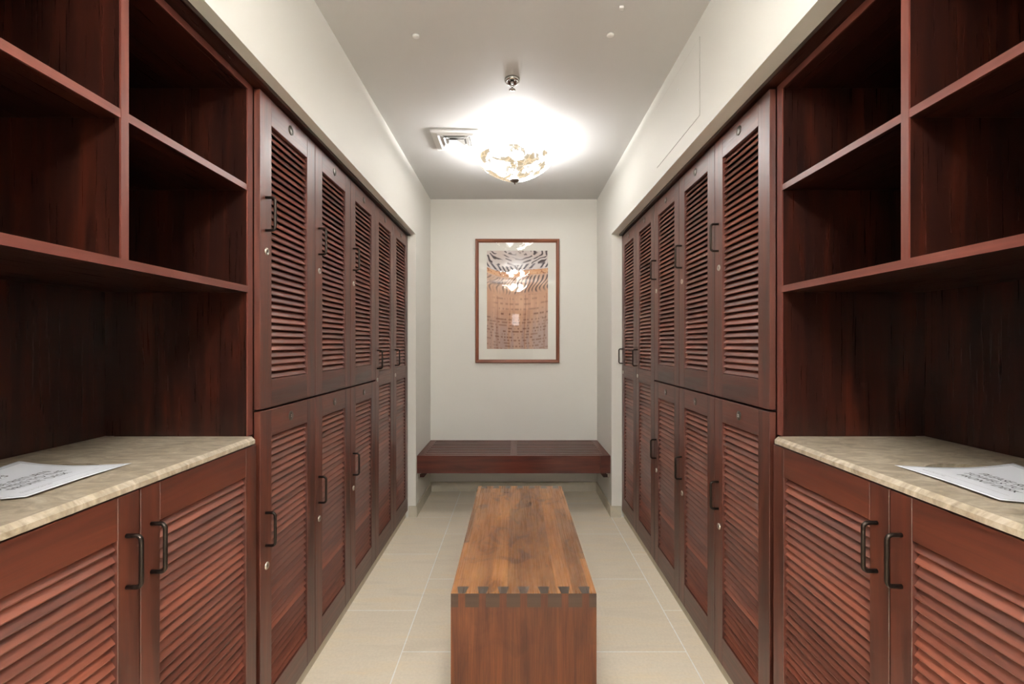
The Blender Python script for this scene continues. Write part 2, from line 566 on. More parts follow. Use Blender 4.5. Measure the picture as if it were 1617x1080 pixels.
def lock_mb(x, z):
    b = MB()
    b.lathe([(0.0125, 0), (0.0125, 0.0016), (0.0108, 0.0034), (0.0080, 0.0042), (0.0072, 0.0030), (0.0, 0.0030)], (x, 0, z), 'Y', 28)
    b.box(x - 0.0009, x + 0.0009, -0.0036, -0.0028, z - 0.0045, z + 0.0045, 2, 1)
    b.lathe([(0.0019, 0.0031), (0.0019, 0.0037), (0, 0.0037)], (x, 0, z + 0.001), 'Y', 12, 1)
    return b

def badge_mb(x, z, digits):
    b = MB()
    b.lathe([(0.0172, 0), (0.0172, 0.0012), (0.0160, 0.0020), (0, 0.0020)], (x, 0, z), 'Y', 32)
    vs, fs = text_tris(digits, 0.0135)
    vv = [b.bm.verts.new((x + p[0], -0.0023, z + p[1])) for p in vs]
    for f in fs:
        try:
            q = b.bm.faces.new([vv[i] for i in f]); q.material_index = 1
        except ValueError:
            pass
    return b

STILE = 0.073
W = PITCH
mesh_cache = {}
def cached(key, fn):
    if key not in mesh_cache: mesh_cache[key] = fn()
    return mesh_cache[key]

def locker(kind, digits, label, loc, rz, group):
    t = thing('louvered_locker', label, 'locker', loc, rz, group)
    if kind == 'upper':
        z0, z1 = 1.117, 2.150; top, bot = 0.086, 0.093
        mids = (); ops = [(z0 + bot, z1 - top)]; hz, lz, bz = 1.757, 1.634, 2.110
    elif kind == 'lower':
        z0, z1 = 0.055, 1.109; top, bot = 0.090, 0.112
        mids = (); ops = [(z0 + bot, z1 - top)]; hz, lz, bz = 0.719, 0.596, 1.066
    else:
        z0, z1 = 0.055, 2.150; top, bot = 0.086, 0.112
        mids = ((1.075, 1.165),); ops = [(z0 + bot, 1.075), (1.165, z1 - top)]; hz, lz, bz = 1.235, 1.114, 2.110
    # carcass
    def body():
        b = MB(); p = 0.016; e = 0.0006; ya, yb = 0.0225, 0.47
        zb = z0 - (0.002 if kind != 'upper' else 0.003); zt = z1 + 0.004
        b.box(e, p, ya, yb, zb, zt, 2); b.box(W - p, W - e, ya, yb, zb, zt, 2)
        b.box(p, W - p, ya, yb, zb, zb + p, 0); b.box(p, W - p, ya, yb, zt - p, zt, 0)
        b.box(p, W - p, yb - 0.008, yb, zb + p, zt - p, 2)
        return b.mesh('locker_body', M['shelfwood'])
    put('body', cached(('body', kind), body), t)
    def dr(): return door_frame(W, z0, z1, STILE, top, bot, mids).mesh('locker_door', M['mahogany'])
    d = put('door', cached(('door', kind), dr), t, bevel=0.0011)
    def sp(): return slat_panel(STILE, W - STILE, ops).mesh('louver_panel', M['slat'])
    put('louver_panel', cached(('slats', kind), sp), d)
    put('handle', cached(('handle', kind), lambda: handle_mb(0.036, hz).mesh('handle', M['bronze'])), d)
    put('lock', cached(('lock', kind), lambda: lock_mb(0.042, lz).mesh('lock', [M['steel'], M['keyhole']])), d)
    build('number_badge', badge_mb(W / 2, bz, digits), [M['badge'], M['digit']], d)
    return t

ordn = ['beside the open shelves', 'second from the open shelves', 'third from the open shelves']
R90 = math.pi / 2
for side, s in (('left', -1), ('right', 1)):
    for i in range(5):
        ya = Y0L + PITCH * i
        loc = (-XL, ya, 0) if s < 0 else (XL, ya + PITCH, 0)
        rz = R90 if s < 0 else -R90
        n = 1 + i * 2 + (20 if s > 0 else 0)
        if i < 3:
            locker('upper', str(n), 'upper louvered mahogany locker on the %s side, %s' % (side, ordn[i]), loc, rz, 'louvered lockers')
            locker('lower', str(n + 1), 'lower louvered mahogany locker on the %s side, %s' % (side, ordn[i]), loc, rz, 'louvered lockers')
        else:
            lab = ('full-height louvered mahogany locker on the %s side, beside the two-tier lockers' if i == 3 else
                   'full-height louvered mahogany locker on the %s side, against the white wall corner') % side
            locker('full', str(n), lab, loc, rz, 'louvered lockers')

# ------------------------------------------------------------------ base cabinets, countertops, open shelf units, towel signs
CY0, CY1 = 0.567, 1.497
CW = (CY1 - CY0) / 2
CX = 0.814
def base_cabinet(side, s):
    loc = (-CX, CY0, 0) if s < 0 else (CX, CY1, 0)
    t = thing('base_cabinet', 'mahogany base cabinet with two louvered doors under the marble countertop on the %s side' % side, 'cabinet', loc, R90 if s < 0 else -R90)
    z0, z1 = 0.06, 1.0135
    b = MB(); p = 0.018; ya, yb = 0.0225, 0.476; F = 2 * CW
    b.box(0, p, ya, yb, 0.055, 1.0165, 2); b.box(F - p, F, ya, yb, 0.055, 1.0165, 2)
    b.box(p, F - p, ya, yb, 0.055, 0.055 + p, 0); b.box(p, F - p, yb - 0.008, yb, 0.055 + p, 1.0165, 2)
    b.box(p, F - p, ya, ya + 0.05, 0.985, 1.0165, 0)
    build('body', b, M['shelfwood'], t)
    for k in (0, 1):
        st = 0.058
        fr = door_frame(CW, z0, z1, st, 0.088, 0.10)
        me = cached('cabdoor', lambda: fr.mesh('cabinet_door', M['mahogany']))
        d = put('door', me, t, (k * CW, 0, 0), bevel=0.0012)
        put('louver_panel', cached('cabslats', lambda: slat_panel(st, CW - st, [(z0 + 0.10, z1 - 0.088)]).mesh('louver_panel', M['slat'])), d)
        x = CW - 0.036 if k == 0 else 0.032
        put('handle', cached(('cabh', k), lambda: handle_mb(x, 0.873, 0.108, 0.031, 0.0048).mesh('handle', M['bronze'])), d)
    return t
base_cabinet('left', -1)
base_cabinet('right', 1)

HOLE = (1.05, 1.045, 0.112)
def countertop(side, s):
    x0, x1 = 0.8105, 1.297
    z0, z1 = 1.0185, 1.038
    y0, y1 = CY0 - 0.02, 1.4965
    bm = bmesh.new()
    ch = 0.0085
    # profile with a broad chamfer on the aisle edge, clipped far corner
    outline_low = [(x0, y0), (x0, y1 - 0.014), (x0 + 0.012, y1), (x1, y1), (x1, y0)]
    outline_top = [(x0 + 0.011, y0), (x0 + 0.011, y1 - 0.018), (x0 + 0.018, y1 - 0.002), (x1, y1 - 0.002), (x1, y0)]
    def ring(o, z): return [bm.verts.new((s * x, y, z)) for x, y in o]
    A = ring(outline_low, z0); B = ring(outline_low, z1 - ch); D = ring(outline_top, z1)
    n = 5
    for P, Q in ((A, B), (B, D)):
        for i in range(n): bm.faces.new([P[i], P[(i + 1) % n], Q[(i + 1) % n], Q[i]])
    bm.faces.new(A); bm.faces.new(D)
    bmesh.ops.recalc_face_normals(bm, faces=bm.faces)
    me = bpy.data.meshes.new('countertop'); bm.to_mesh(me); bm.free()
    me.materials.append(M['counter'])
    o = bpy.data.objects.new('countertop', me); C.objects.link(o)
    cb = bmesh.new()
    bmesh.ops.create_cone(cb, cap_ends=True, segments=64, radius1=HOLE[2], radius2=HOLE[2], depth=0.2, matrix=Matrix.Translation((s * HOLE[0], HOLE[1], 1.03)))
    cme = bpy.data.meshes.new('cutter'); cb.to_mesh(cme); cb.free()
    co = bpy.data.objects.new('cutter', cme); C.objects.link(co)
    md = o.modifiers.new('hole', 'BOOLEAN'); md.operation = 'DIFFERENCE'; md.object = co; md.solver = 'EXACT'
    dg = bpy.context.evaluated_depsgraph_get(); dg.update()
    nm = bpy.data.meshes.new_from_object(o.evaluated_get(dg)); nm.name = 'countertop'
    o.modifiers.clear(); o.data = nm
    bpy.data.objects.remove(co); bpy.data.meshes.remove(cme)
    tag(o, 'beige marble countertop with a round hole, over the louvered cabinet on the %s side' % side, 'countertop', 'marble countertops')
    return o
countertop('left', -1)
countertop('right', 1)

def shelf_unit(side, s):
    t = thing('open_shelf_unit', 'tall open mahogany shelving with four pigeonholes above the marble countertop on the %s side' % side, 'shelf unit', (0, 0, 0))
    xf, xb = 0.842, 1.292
    E = 0.004      # edge banding, its lighter pinkish colour includes the sheen of glancing light
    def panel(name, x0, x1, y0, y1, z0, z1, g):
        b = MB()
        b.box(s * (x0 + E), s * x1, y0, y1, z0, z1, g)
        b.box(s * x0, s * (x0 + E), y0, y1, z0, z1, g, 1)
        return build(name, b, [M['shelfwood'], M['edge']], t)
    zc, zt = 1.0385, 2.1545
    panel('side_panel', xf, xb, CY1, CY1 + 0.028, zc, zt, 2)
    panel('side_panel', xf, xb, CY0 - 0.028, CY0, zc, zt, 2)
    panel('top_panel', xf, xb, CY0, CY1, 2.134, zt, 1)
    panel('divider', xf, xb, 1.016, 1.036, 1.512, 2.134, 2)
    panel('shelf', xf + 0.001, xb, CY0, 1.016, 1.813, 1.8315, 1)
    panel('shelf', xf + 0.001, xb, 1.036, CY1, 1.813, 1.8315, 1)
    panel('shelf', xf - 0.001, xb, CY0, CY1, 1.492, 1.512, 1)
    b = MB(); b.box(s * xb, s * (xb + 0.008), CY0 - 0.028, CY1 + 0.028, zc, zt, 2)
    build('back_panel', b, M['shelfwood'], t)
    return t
shelf_unit('left', -1)
shelf_unit('right', 1)

def paper_sign(side, s):
    """letter sheet, slightly curled, lying over the hole. a = along the lower edge, c = up the page"""
    if s < 0:
        BR = Vector((-0.932, 1.156)); BL = Vector((-0.915, 0.890)); TR = Vector((-1.140, 1.092))
        base = BL; ea = BR - BL; ec = TR - BR
    else:
        BL = Vector((0.908, 1.136)); BR = Vector((0.890, 0.872)); TL = Vector((1.125, 1.072))
        base = BL; ea = BR - BL; ec = TL - BL
    def height(a, c):
        far = a if s < 0 else 1 - a          # 1 at the end away from the camera
        z = 0.0010 + 0.021 * c ** 3 * far ** 1.2 + 0.010 * c ** 2 * (1 - far) ** 2 + 0.004 * (1 - c) ** 2 * (1 - far) ** 2
        z += 0.003 * math.sin(math.pi * far) * (1 - c) ** 2
        return z
    def S(a, c, lift=0.0):
        p = base + ea * a + ec * c
        return Vector((p.x, p.y, 1.038 + height(a, c) + lift))
    bm = bmesh.new()
    nx, ny = 28, 22
    g = [[bm.verts.new(S(i / nx, j / ny, 0.0004)) for j in range(ny + 1)] for i in range(nx + 1)]
    for i in range(nx):
        for j in range(ny):
            f = bm.faces.new([g[i][j], g[i + 1][j], g[i + 1][j + 1], g[i][j + 1]]); f.smooth = True
    bmesh.ops.recalc_face_normals(bm, faces=bm.faces)
    if sum(f.normal.z for f in bm.faces) < 0: bmesh.ops.reverse_faces(bm, faces=bm.faces)
    me = bpy.data.meshes.new('paper_sign'); bm.to_mesh(me); bm.free(); me.materials.append(M['paper'])
    t = bpy.data.objects.new('paper_sign', me); C.objects.link(t)
    md = t.modifiers.new('thickness', 'SOLIDIFY'); md.thickness = 0.0004; md.offset = -1
    tag(t, 'curled white paper sign with black lettering on the marble countertop on the %s side' % side, 'paper sign', 'paper signs on the countertops')
    wm, hm = ea.length, ec.length
    b = MB()
    def write(s_, size, cx, cy, mat=0, shear=0.0, spacing=1.0):
        vs, fs = text_tris(s_, size, spacing=spacing, shear=shear)
        vv = [b.bm.verts.new(S(cx + p[0] / wm, cy + p[1] / hm, 0.0007)) for p in vs]
        for f in fs:
            try: b.bm.faces.new([vv[i] for i in f]).material_index = mat
            except ValueError: pass
    def line(a0, c0, a1, c1, w=0.0008, mat=1):
        n = 24
        d = Vector(((a1 - a0) * wm, (c1 - c0) * hm)).normalized(); q = Vector((-d.y, d.x)) * w / 2
        for k in range(n):
            u0, u1 = k / n, (k + 1) / n
            pts = []
            for u, sg in ((u0, -1), (u1, -1), (u1, 1), (u0, 1)):
                pts.append(S(a0 + (a1 - a0) * u + sg * q.x / wm, c0 + (c1 - c0) * u + sg * q.y / hm, 0.0007))
            b.bm.faces.new([b.bm.verts.new(p) for p in pts]).material_index = mat
    write('willows', 0.030, 0.5, 0.80, 1, 0.35)
    build('logo', b, [M['ink'], M['greyink']], t); b = MB()
    line(0.40, 0.72, 0.60, 0.72, 0.0006)
    build('rule', b, [M['ink'], M['greyink']], t); b = MB()
    line(0.14, 0.185, 0.86, 0.185, 0.0006)
    build('rule', b, [M['ink'], M['greyink']], t); b = MB()
    write('PLEASE RETURN', 0.0225, 0.5, 0.575)
    write('TOWELS TO THE', 0.0225, 0.5, 0.465)
    write('FRONT DESK', 0.0225, 0.5, 0.355)
    build('message', b, [M['ink'], M['greyink']], t); b = MB()
    write('Thank you for your help', 0.0065, 0.24, 0.150, 1)
    build('small_print', b, [M['ink'], M['greyink']], t); b = MB()
    for e in ((0.035, 0.045, 0.965, 0.045), (0.965, 0.045, 0.965, 0.955), (0.965, 0.955, 0.035, 0.955), (0.035, 0.955, 0.035, 0.045)):
        line(*e, 0.0009)
    build('border', b, [M['ink'], M['greyink']], t)
    return t
paper_sign('left', -1)
paper_sign('right', 1)

# ------------------------------------------------------------------ dovetailed bench in the middle
def dovetail_bench():
    bw, y0, y1, zt = 0.513, 1.672, 2.935, 0.450
    xc = 0.031; L = y1 - y0; t_ = 0.048
    t = thing('dovetail_bench', 'reddish brown wooden bench with dark dovetail joints in the middle of the floor', 'bench', (xc, y0, 0))
    h = bw / 2
    n = 7
    pitch = 0.0727
    cs = [(-3 + k) * pitch for k in range(n)]          # centres of the pins
    wn, ww = 0.0245, 0.0425                            # pin width at the face and at the inside
    # seat: a slab between the joints plus flaring tails at each end
    b = MB()
    off = (3.0, 5.0)
    b2 = b.box(-h, h, t_, L - t_, zt - t_, zt, 1, 0, False)
    def prism(pts, za, zb, grain, top_mat, face_mats, o=(0, 0)):
        lo = [(p[0], p[1], za) for p in pts]; hi = [(p[0], p[1], zb) for p in pts]
        b.face(list(reversed(lo)), grain, o, 0); b.face(hi, grain, o, top_mat)
        m = len(pts)
        for i in range(m):
            j = (i + 1) % m
            b.face([lo[i], lo[j], hi[j], hi[i]], grain, o, face_mats[i])
    for end in (0, 1):
        def Y(d): return d if end == 0 else L - d
        edges = [-h] + cs + [h]
        for k in range(n + 1):
            l_face = edges[k] + (wn / 2 if k > 0 else 0); r_face = edges[k + 1] - (wn / 2 if k < n else 0)
            l_in = edges[k] + (ww / 2 if k > 0 else 0); r_in = edges[k + 1] - (ww / 2 if k < n else 0)
            pts = [(l_face, Y(0)), (r_face, Y(0)), (r_in, Y(t_)), (l_in, Y(t_))]
            prism(pts, zt - t_, zt, 1, 0, [1, 0, 0, 0])
    bmesh.ops.remove_doubles(b.bm, verts=b.bm.verts, dist=0.00005)
    build('seat', b, [M['top'], M['endgrain']], t)
    for end in (0, 1):
        b = MB()
        def Y(d): return d if end == 0 else L - d
        b.box(-h, h, Y(0.0), Y(t_), 0, zt - t_, 2, 0, False)
        for c in cs:
            pts = [(c - wn / 2, Y(0)), (c + wn / 2, Y(0)), (c + ww / 2, Y(t_)), (c - ww / 2, Y(t_))]
            lo = [(p[0], p[1], zt - t_) for p in pts]; hi = [(p[0], p[1], zt + 0.0002) for p in pts]
            b.face(hi, 1, (2, 1), 2)
            for i in range(4):
                j = (i + 1) % 4
                b.face([lo[i], lo[j], hi[j], hi[i]], 2, (0, 0), 0)
        bmesh.ops.remove_doubles(b.bm, verts=b.bm.verts, dist=0.00005)
        build('end_panel', b, [M['endpanel'], M['endgrain'], M['pintop']], t)
    return t
dovetail_bench()

# ------------------------------------------------------------------ wall-to-wall slatted bench
def wall_bench():
    x0, x1, y0, y1, zt = WL + 0.0005, WR - 0.0005, 3.685, BACK - 0.001, 0.460
    t = thing('slatted_wall_bench', 'dark red slatted wooden bench fixed between the walls under the picture', 'bench', ((x0 + x1) / 2, (y0 + y1) / 2, 0))
    ox, oy = (x0 + x1) / 2, (y0 + y1) / 2
    def bx(name, parts, mat=M['benchred'], bev=0.0012):
        b = MB()
        for (a0, a1, c0, c1, e0, e1, g) in parts: b.box(a0 - ox, a1 - ox, c0 - oy, c1 - oy, e0, e1, g)
        return build(name, b, mat, t, bevel=bev)
    ap = 0.137
    sx = x1 - 0.078
    bx('front_rail', [(x0, sx - 0.0006, y0, y0 + 0.03, zt - ap, zt, 0), (sx + 0.0006, x1, y0, y0 + 0.03, zt - ap, zt, 0)])
    bx('back_rail', [(x0, x1, y1 - 0.03, y1, zt - 0.08, zt, 0)])
    bx('end_rail', [(x0, x0 + 0.055, y0 + 0.03, y1 - 0.03, zt - 0.08, zt, 1)])
    bx('end_rail', [(x1 - 0.055, x1, y0 + 0.03, y1 - 0.03, zt - 0.08, zt, 1)])
    mid = ox
    bx('centre_rail', [(mid - 0.026, mid + 0.026, y0 + 0.03, y1 - 0.03, zt - 0.08, zt, 1)])
    n = 8; g = 0.017
    span = (y1 - 0.03) - (y0 + 0.03)
    w = (span - g * (n + 1)) / n
    for a, c in ((x0 + 0.055, mid - 0.026), (mid + 0.026, x1 - 0.055)):
        parts = [(a, c, y0 + 0.03 + g + k * (w + g), y0 + 0.03 + g + k * (w + g) + w, zt - 0.026, zt - 0.0005, 0) for k in range(n)]
        bx('slat_panel', parts)
    # support battens on the side walls with a metal end bracket
    for s, xw in ((1, x0), (-1, x1)):
        b = MB()
        prof = [(0, 0), (0.072, 0), (0.072, -0.010), (0.045, -0.043), (0, -0.043)]
        prof = [(xw + s * p[0] - ox, zt - 0.08 + p[1] - 0.0) for p in prof]
        prof = [(p[0], p[1] - (ap - 0.08)) for p in prof]
        top = [(xw - ox, zt - 0.081), (xw + s * 0.072 - ox, zt - 0.081)]
        pr = top + prof[2:]
        b.extrude_profile(pr, 1, y0 + 0.045 - oy, y1 - 0.04 - oy)
        bt = build('support_batten', b, M['shelfwood'], t)
        b = MB()
        zz = zt - ap
        xa, xb = sorted((xw + s * 0.003 - ox, xw + s * 0.013 - ox))
        b.box(xa, xb, y0 + 0.036 - oy, y0 + 0.045 - oy, zz - 0.040, zz - 0.0005)
        xa, xb = sorted((xw + s * 0.003 - ox, xw + s * 0.055 - ox))
        b.box(xa, xb, y0 + 0.036 - oy, y0 + 0.045 - oy, zz - 0.006, zz - 0.0005)
        b.lathe([(0.0045, 0), (0.0045, 0.002), (0.002, 0.003), (0, 0.003)], (xw + s * 0.02 - ox, y0 + 0.036 - oy, zz - 0.010), 'Y', 12)
        build('bracket', b, M['steel'], bt, bevel=0.0006)
    return t
wall_bench()

# ------------------------------------------------------------------ framed picture
def smooth(a, b_, x):
    t = max(0.0, min(1.0, (x - a) / (b_ - a))); return t * t * (3 - 2 * t)

def hashn(i, j=0, k=0):
    v = math.sin(i * 127.1 + j * 311.7 + k * 74.7) * 43758.5453
    return v - math.floor(v)

def vnoise(x, y, k=0):
    i, j = math.floor(x), math.floor(y); fx, fy = x - i, y - j
    fx = fx * fx * (3 - 2 * fx); fy = fy * fy * (3 - 2 * fy)
    a = hashn(i, j, k) * (1 - fx) + hashn(i + 1, j, k) * fx
    c = hashn(i, j + 1, k) * (1 - fx) + hashn(i + 1, j + 1, k) * fx
    return a * (1 - fy) + c * fy

def mix3(a, b_, t): return tuple(a[i] * (1 - t) + b_[i] * t for i in range(3))

def shell_colour(u, v):
    """close-up of a sea shell: pale speckled crown over an amber banded body. u right 0..1, v down 0..1"""
    x = u - 0.5
    crown = 0.215 - 0.10 * x * x * 2.0 + 0.015 * math.sin(u * 7)
    amber = mix3((206, 160, 130), (190, 142, 114), vnoise(u * 7, v * 2, 3))
    amber = mix3(amber, (178, 150, 140), smooth(0.60, 0.95, v + 0.25 * abs(x)))
    amber = mix3(amber, (168, 118, 92), 0.5 * smooth(0.25, 0.5, -x) * smooth(0.3, 0.6, v))
    if v < crown:
        # crown: dark blotches lying along rings that flatten towards the rim
        col = mix3((206, 188, 178), (216, 208, 206), vnoise(u * 9, v * 22, 1))
        col = mix3(col, (224, 222, 226), 0.6 * math.exp(-((x / 0.28) ** 2 + ((v - 0.13) / 0.09) ** 2)))
        cx, cy = 0.5, -0.10
        rr = math.hypot((u - cx) * 0.75, (v - cy) * 1.5)
        an = math.atan2((v - cy) * 1.5, (u - cx) * 0.75)
        ring = rr * 17 + 1.3 * vnoise(an * 5, rr * 12, 5)
        ph = ring - math.floor(ring)
        m = vnoise(an * 7 + 7 * math.floor(ring), rr * 10, 6)
        d = smooth(0.42, 0.52, m) * smooth(0.0, 0.14, ph) * (1 - smooth(0.36, 0.52, ph))
        d *= 1 - 0.75 * math.exp(-((x / 0.17) ** 2))
        col = mix3(col, (66, 54, 56), min(1, d * 1.05))
        # row of bold leaning blotches just above the shoulder
        k = (crown - v) / 0.055
        if 0 < k < 1.25:
            ph = u * 13 + 0.8 * k * (1 if u < 0.5 else -1) + 0.9 * vnoise(u * 5, 3.1, 8)
            q = ph - math.floor(ph)
            on = 1 if hashn(math.floor(ph), 2) > 0.28 else 0
            d = on * smooth(0.12, 0.24, q) * (1 - smooth(0.52, 0.66, q)) * smooth(0.12, 0.3, k) * (1 - smooth(0.95, 1.2, k))
            col = mix3(col, (70, 60, 66), d * 0.95)
        return col
    w = v - crown
    col = amber
    # amber shoulder band with small brown specks
    if w < 0.05:
        col = mix3((222, 176, 138), (208, 152, 108), vnoise(u * 14, w * 60, 9))
        sp = vnoise(u * 40, w * 90, 10)
        col = mix3(col, (150, 86, 52), smooth(0.70, 0.80, sp) * 0.85)
        return col
    # flame streaks
    if w < 0.25:
        pale = mix3((218, 186, 164), (206, 164, 136), vnoise(u * 10, w * 20, 11))
        col = mix3(pale, amber, smooth(0.12, 0.25, w))
        bend = 0.15 * smooth(0.0, 0.2, w) * (1.0 if u > 0.2 else 1.7) + 0.018 * math.sin(w * 46 + 6 * u)
        ph = (u + bend) * 17 + 1.1 * vnoise(u * 4, 0.5, 12)
        q = ph - math.floor(ph); i = math.floor(ph)
        on = 0.25 + 0.75 * smooth(0.25, 0.45, hashn(i, 6))
        thick = 0.30 + 0.22 * hashn(i, 9)
        d = on * smooth(0.0, 0.10, q) * (1 - smooth(thick, thick + 0.14, q)) * smooth(0.05, 0.075, w) * (1 - smooth(0.15 + 0.07 * hashn(i, 4), 0.24, w))
        if u < 0.42: d = max(d * 0.55, 0.75 * math.exp(-((w - 0.115 + 0.12 * (u - 0.2)) / 0.016) ** 2) * smooth(0.02, 0.08, u) * (1 - smooth(0.24, 0.36, u)) * (0.5 + vnoise(u * 60, w * 30, 4)))
        return mix3(col, (86, 66, 62), min(1, d * 0.92))
    # body: vertical growth lines and dashed rows
    gu = u + 0.012 * math.sin(v * 9)
    for c_, wd, st in ((0.37, 0.012, 0.5), (0.625, 0.010, 0.5), (0.17, 0.010, 0.35), (0.955, 0.010, 0.4)):
        cc = c_ + (c_ - 0.5) * 0.10 * (0.75 - v) * (1 if abs(c_ - 0.5) > 0.3 else -0.2)
        col = mix3(col, (142, 90, 70), st * math.exp(-((gu - cc) / wd) ** 2))
    col = mix3(col, (224, 176, 140), 0.35 * smooth(0.55, 0.8, vnoise(gu * 28, v * 1.5, 13)))
    bow = 0.13 * x * x
    vv = v + bow
    step = 0.052 if v < 0.68 else 0.030
    row = vv / step; ri = math.floor(row); rq = row - ri
    str_ = 0.35 + 0.6 * hashn(ri, 21)
    dash = vnoise(gu * 46, ri * 3.7, 14)
    edge = smooth(0.05, 0.2, u) if v < 0.66 else 1.0
    d = str_ * edge * smooth(0.44, 0.62, dash) * math.exp(-((rq - 0.5) / (0.16 if v < 0.68 else 0.22)) ** 2)
    return mix3(col, (112, 70, 52), min(0.85, d))

def picture():
    x0, x1, z0, z1 = -0.354, 0.3995, 1.157, 2.268
    yb = BACK - 0.002
    t = thing('framed_picture', 'framed print of a striped sea shell hanging on the back wall above the slatted bench', 'picture', ((x0 + x1) / 2, yb, z0))
    ox, oz = (x0 + x1) / 2, z0
    h = (x1 - x0) / 2; H = z1 - z0; fw = 0.030
    b = MB()
    # mitred moulding: raised outer edge sloping to the glass
    prof = [(0, 0), (0, -0.026), (0.006, -0.030), (0.018, -0.026), (fw, -0.017), (fw, 0)]   # (inward, y)
    cor = [(-h, 0, 1, 1), (h, 0, -1, 1), (h, H, -1, -1), (-h, H, 1, -1)]
    for i in range(4):
        a, c = cor[i], cor[(i + 1) % 4]
        g = 0 if i % 2 == 0 else 2
        off = (random.uniform(0, 9), random.uniform(0, 9))
        for k in range(len(prof)):
            p, q = prof[k], prof[(k + 1) % len(prof)]
            b.face([(a[0] + a[2] * p[0], p[1], a[1] + a[3] * p[0]), (c[0] + c[2] * p[0], p[1], c[1] + c[3] * p[0]),
                    (c[0] + c[2] * q[0], q[1], c[1] + c[3] * q[0]), (a[0] + a[2] * q[0], q[1], a[1] + a[3] * q[0])], g, off)
    build('frame', b, M['picframe'], t)
    b = MB(); b.box(-h + fw - 0.004, h - fw + 0.004, -0.008, -0.002, fw - 0.004, H - fw + 0.004)
    build('mat_board', b, M['mat'], t)
    # the print: a fine grid whose ink colours are computed
    px0, px1, pz0, pz1 = -0.251 - ox, 0.297 - ox, 1.2815 - oz, 2.165 - oz
    nx, ny = 200, 322
    me = bpy.data.meshes.new('print')
    verts = [(px0 + (px1 - px0) * i / nx, -0.0085, pz1 + (pz0 - pz1) * j / ny) for j in range(ny + 1) for i in range(nx + 1)]
    W1 = nx + 1
    faces = [(j * W1 + i, (j + 1) * W1 + i, (j + 1) * W1 + i + 1, j * W1 + i + 1) for j in range(ny) for i in range(nx)]
    me.from_pydata(verts, [], faces)
    ca = me.color_attributes.new('ink', 'FLOAT_COLOR', 'POINT')
    data = []
    for j in range(ny + 1):
        for i in range(nx + 1):
            c = shell_colour(i / nx, j / ny)
            data.extend(lin(c))
    ca.data.foreach_set('color', data)
    me.materials.append(M['print'])
    put('print', me, t)
    b = MB(); b.face([(-h + fw - 0.002, -0.0145, fw - 0.002), (h - fw + 0.002, -0.0145, fw - 0.002), (h - fw + 0.002, -0.0145, H - fw + 0.002), (-h + fw - 0.002, -0.0145, H - fw + 0.002)])
    build('glass_pane', b, M['glass'], t)
    return t
picture()

# ------------------------------------------------------------------ ceiling bowl lamps
def bowl_lamp(x, y, label, watts=BULB_W, shade='alabaster'):
    t = thing('bowl_ceiling_lamp', label, 'ceiling lamp', (x, y, CEIL), 0.4, 'alabaster bowl lamps')
    b = MB(); b.lathe([(0.0, 0), (0.062, 0), (0.062, -0.008), (0.055, -0.022), (0.036, -0.030), (0.010, -0.032), (0, -0.032)], seg=40)
    build('canopy', b, M['nickel'], t)
    b = MB(); b.lathe([(0.0, -0.03), (0.006, -0.03), (0.006, -0.24), (0, -0.24)], seg=16)
    build('stem', b, M['chrome'], t)
    zr = -0.102
    outer = [(0.243, 0.004), (0.2445, -0.004), (0.239, -0.018), (0.222, -0.038), (0.192, -0.062), (0.155, -0.085), (0.115, -0.105), (0.075, -0.121), (0.040, -0.130), (0.008, -0.133)]
    inner = [(0.008, -0.126), (0.038, -0.123), (0.072, -0.114), (0.111, -0.098), (0.150, -0.078), (0.186, -0.056), (0.215, -0.034), (0.232, -0.016), (0.237, 0.002)]
    b = MB(); b.lathe(outer + inner, seg=72, close=True, center=(0, 0, zr))
    build('bowl_shade', b, M[shade], t)
    b = MB(); b.lathe([(0, 0.004), (0.030, 0.004), (0.032, 0.0), (0.026, -0.007), (0.013, -0.014), (0.006, -0.018), (0.006, -0.022), (0.004, -0.026), (0, -0.027)], seg=28, center=(0, 0, zr - 0.133))
    build('finial', b, M['finial'], t)
    for k in range(3):
        a = 2 * math.pi * k / 3 + 0.5
        bx_, by_ = 0.10 * math.cos(a), 0.10 * math.sin(a)
        ld = bpy.data.lights.new('bulb_light', 'POINT'); ld.energy = watts; ld.color = LAMP_TINT; ld.shadow_soft_size = 0.018
        lo = bpy.data.objects.new('bulb_light', ld); C.objects.link(lo); lo.parent = t; lo.location = (bx_, by_, zr - 0.032)
    return t
bowl_lamp(0.0, 3.10, 'glowing alabaster bowl lamp under the ceiling between the vent and the far wall')
bowl_lamp(0.0, 0.60, 'glowing alabaster bowl lamp under the ceiling straight above the camera', 3.5, 'alabaster_soft')
bowl_lamp(0.0, -1.30, 'glowing alabaster bowl lamp under the ceiling near the door behind the camera', 38.0, 'alabaster_strong')

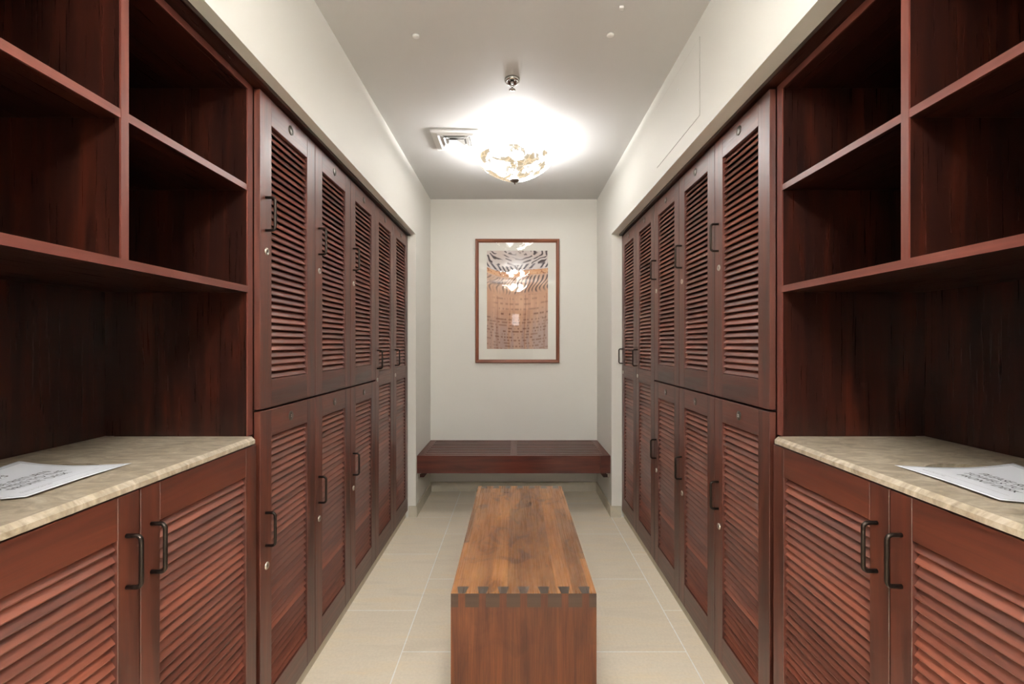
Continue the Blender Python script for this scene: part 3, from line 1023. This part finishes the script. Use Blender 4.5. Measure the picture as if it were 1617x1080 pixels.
# ------------------------------------------------------------------ ceiling vent
def vent():
    cx, cy = -0.366, 3.026; h = 0.150
    t = thing('ceiling_vent', 'square white four-way air vent in the ceiling left of the lamp', 'air vent', (cx, cy, CEIL))
    def ring(b, ho, zo, hi, zi, thick=0.0016):
        c = [(-1, -1), (1, -1), (1, 1), (-1, 1)]
        for i in range(4):
            a, d = c[i], c[(i + 1) % 4]
            for dz in ((0, thick) if thick else (0,)):
                b.face([(a[0] * ho, a[1] * ho, zo + dz), (d[0] * ho, d[1] * ho, zo + dz), (d[0] * hi, d[1] * hi, zi + dz), (a[0] * hi, a[1] * hi, zi + dz)])
            if thick: b.face([(a[0] * ho, a[1] * ho, zo), (d[0] * ho, d[1] * ho, zo), (d[0] * ho, d[1] * ho, zo + thick), (a[0] * ho, a[1] * ho, zo + thick)])
    b = MB()
    ring(b, h, -0.0005, h, -0.010, 0.0)
    ring(b, h, -0.010, h - 0.034, -0.012, 0.0012)
    ring(b, h - 0.034, -0.012, h - 0.040, -0.022, 0.0012)
    build('frame', b, M['white'], t)
    b = MB(); b.box(-h + 0.004, h - 0.004, -h + 0.004, h - 0.004, -0.003, -0.0005)
    build('recess_shade', b, M['dark'], t)  # grey plate added in place of the shaded recess behind the blades
    for ho, hi in ((0.110, 0.085), (0.078, 0.056)):
        b = MB(); ring(b, ho, -0.024, hi, -0.006)
        build('blade', b, M['white'], t)
    b = MB(); ring(b, 0.048, -0.025, 0.003, -0.006)
    build('centre_cone', b, M['white'], t)
    for sx, sy in ((1, 1), (1, -1), (-1, 1), (-1, -1)):
        b = MB(); b.tube([(sx * 0.045, sy * 0.045, -0.016), (sx * 0.115, sy * 0.115, -0.016)], 0.002, 6)
        build('brace', b, M['white'], t)
vent()

# ------------------------------------------------------------------ sprinkler
t = thing('fire_sprinkler', 'small chrome fire sprinkler hanging from the ceiling in front of the lamp', 'sprinkler', (-0.013, 2.335, CEIL))
b = MB(); b.lathe([(0.0, -0.0005), (0.038, -0.0005), (0.0385, -0.006), (0.036, -0.014), (0.030, -0.017), (0.025, -0.015), (0.023, -0.006), (0, -0.006)], seg=36)
build('escutcheon', b, M['chrome'], t)
b = MB(); b.lathe([(0, -0.006), (0.009, -0.006), (0.009, -0.020), (0.006, -0.023), (0, -0.023)], seg=16)
build('sprinkler_body', b, M['chrome'], t)
for s in (-1, 1):
    b = MB(); b.tube([(s * 0.007, 0, -0.020), (s * 0.0095, 0, -0.028), (s * 0.007, 0, -0.036), (s * 0.002, 0, -0.041)], 0.0018, 8)
    build('frame_arm', b, M['chrome'], t)
b = MB(); b.lathe([(0, -0.040), (0.003, -0.040), (0.003, -0.050), (0.010, -0.0515), (0.0165, -0.0525), (0.0165, -0.0540), (0.004, -0.0545), (0, -0.0545)], seg=24)
build('deflector', b, M['chrome'], t)

for x, y, lab in ((-0.418, 2.005, 'small white round cap on the ceiling, left of the sprinkler'), (0.402, 1.998, 'small white round cap on the ceiling, right of the sprinkler')):
    b = MB(); b.lathe([(0, -0.0003), (0.015, -0.0003), (0.0155, -0.004), (0.0135, -0.0065), (0, -0.007)], seg=28)
    tag(build('round_cover', b, M['white'], None, (x, y, CEIL)), lab, 'ceiling cap', 'white caps on the ceiling')
b = MB()
b.box(-0.009, 0.007, -0.010, 0.000, -0.010, -0.0003); b.box(-0.003, 0.011, 0.004, 0.013, -0.006, -0.0003); b.box(-0.003, 0.003, -0.004, 0.008, -0.004, -0.0003)
tag(build('ceiling_clip', b, M['white'], None, (0.412, 1.835, CEIL), bevel=0.001), 'tiny white plastic clip on the ceiling beside the right round cover', 'clip')

# ------------------------------------------------------------------ access panel on the right wall
t = thing('access_panel', 'flush white access panel outlined by a thin gap high on the right wall', 'access panel', (WR, 2.19, 2.245))
ph, pv = 0.285, 0.315
b = MB(); b.box(-0.0006, -0.0001, -0.2865, 0.2865, 0, pv + 0.0015)
build('gap_line', b, M['gap'], t)
b = MB(); b.box(-0.0022, -0.0006, -ph + 0.001, ph - 0.001, 0.0005, pv - 0.001)
pd = build('door', b, M['wall'], t, bevel=0.0006)
b = MB(); b.lathe([(0.006, 0), (0.006, 0.0012), (0, 0.0012)], (0, 0, 0), 'Z', 16)
kl = build('latch', b, M['white'], pd, (-0.0022, -0.04, 0.235)); kl.rotation_euler = (0, -math.pi / 2, 0)
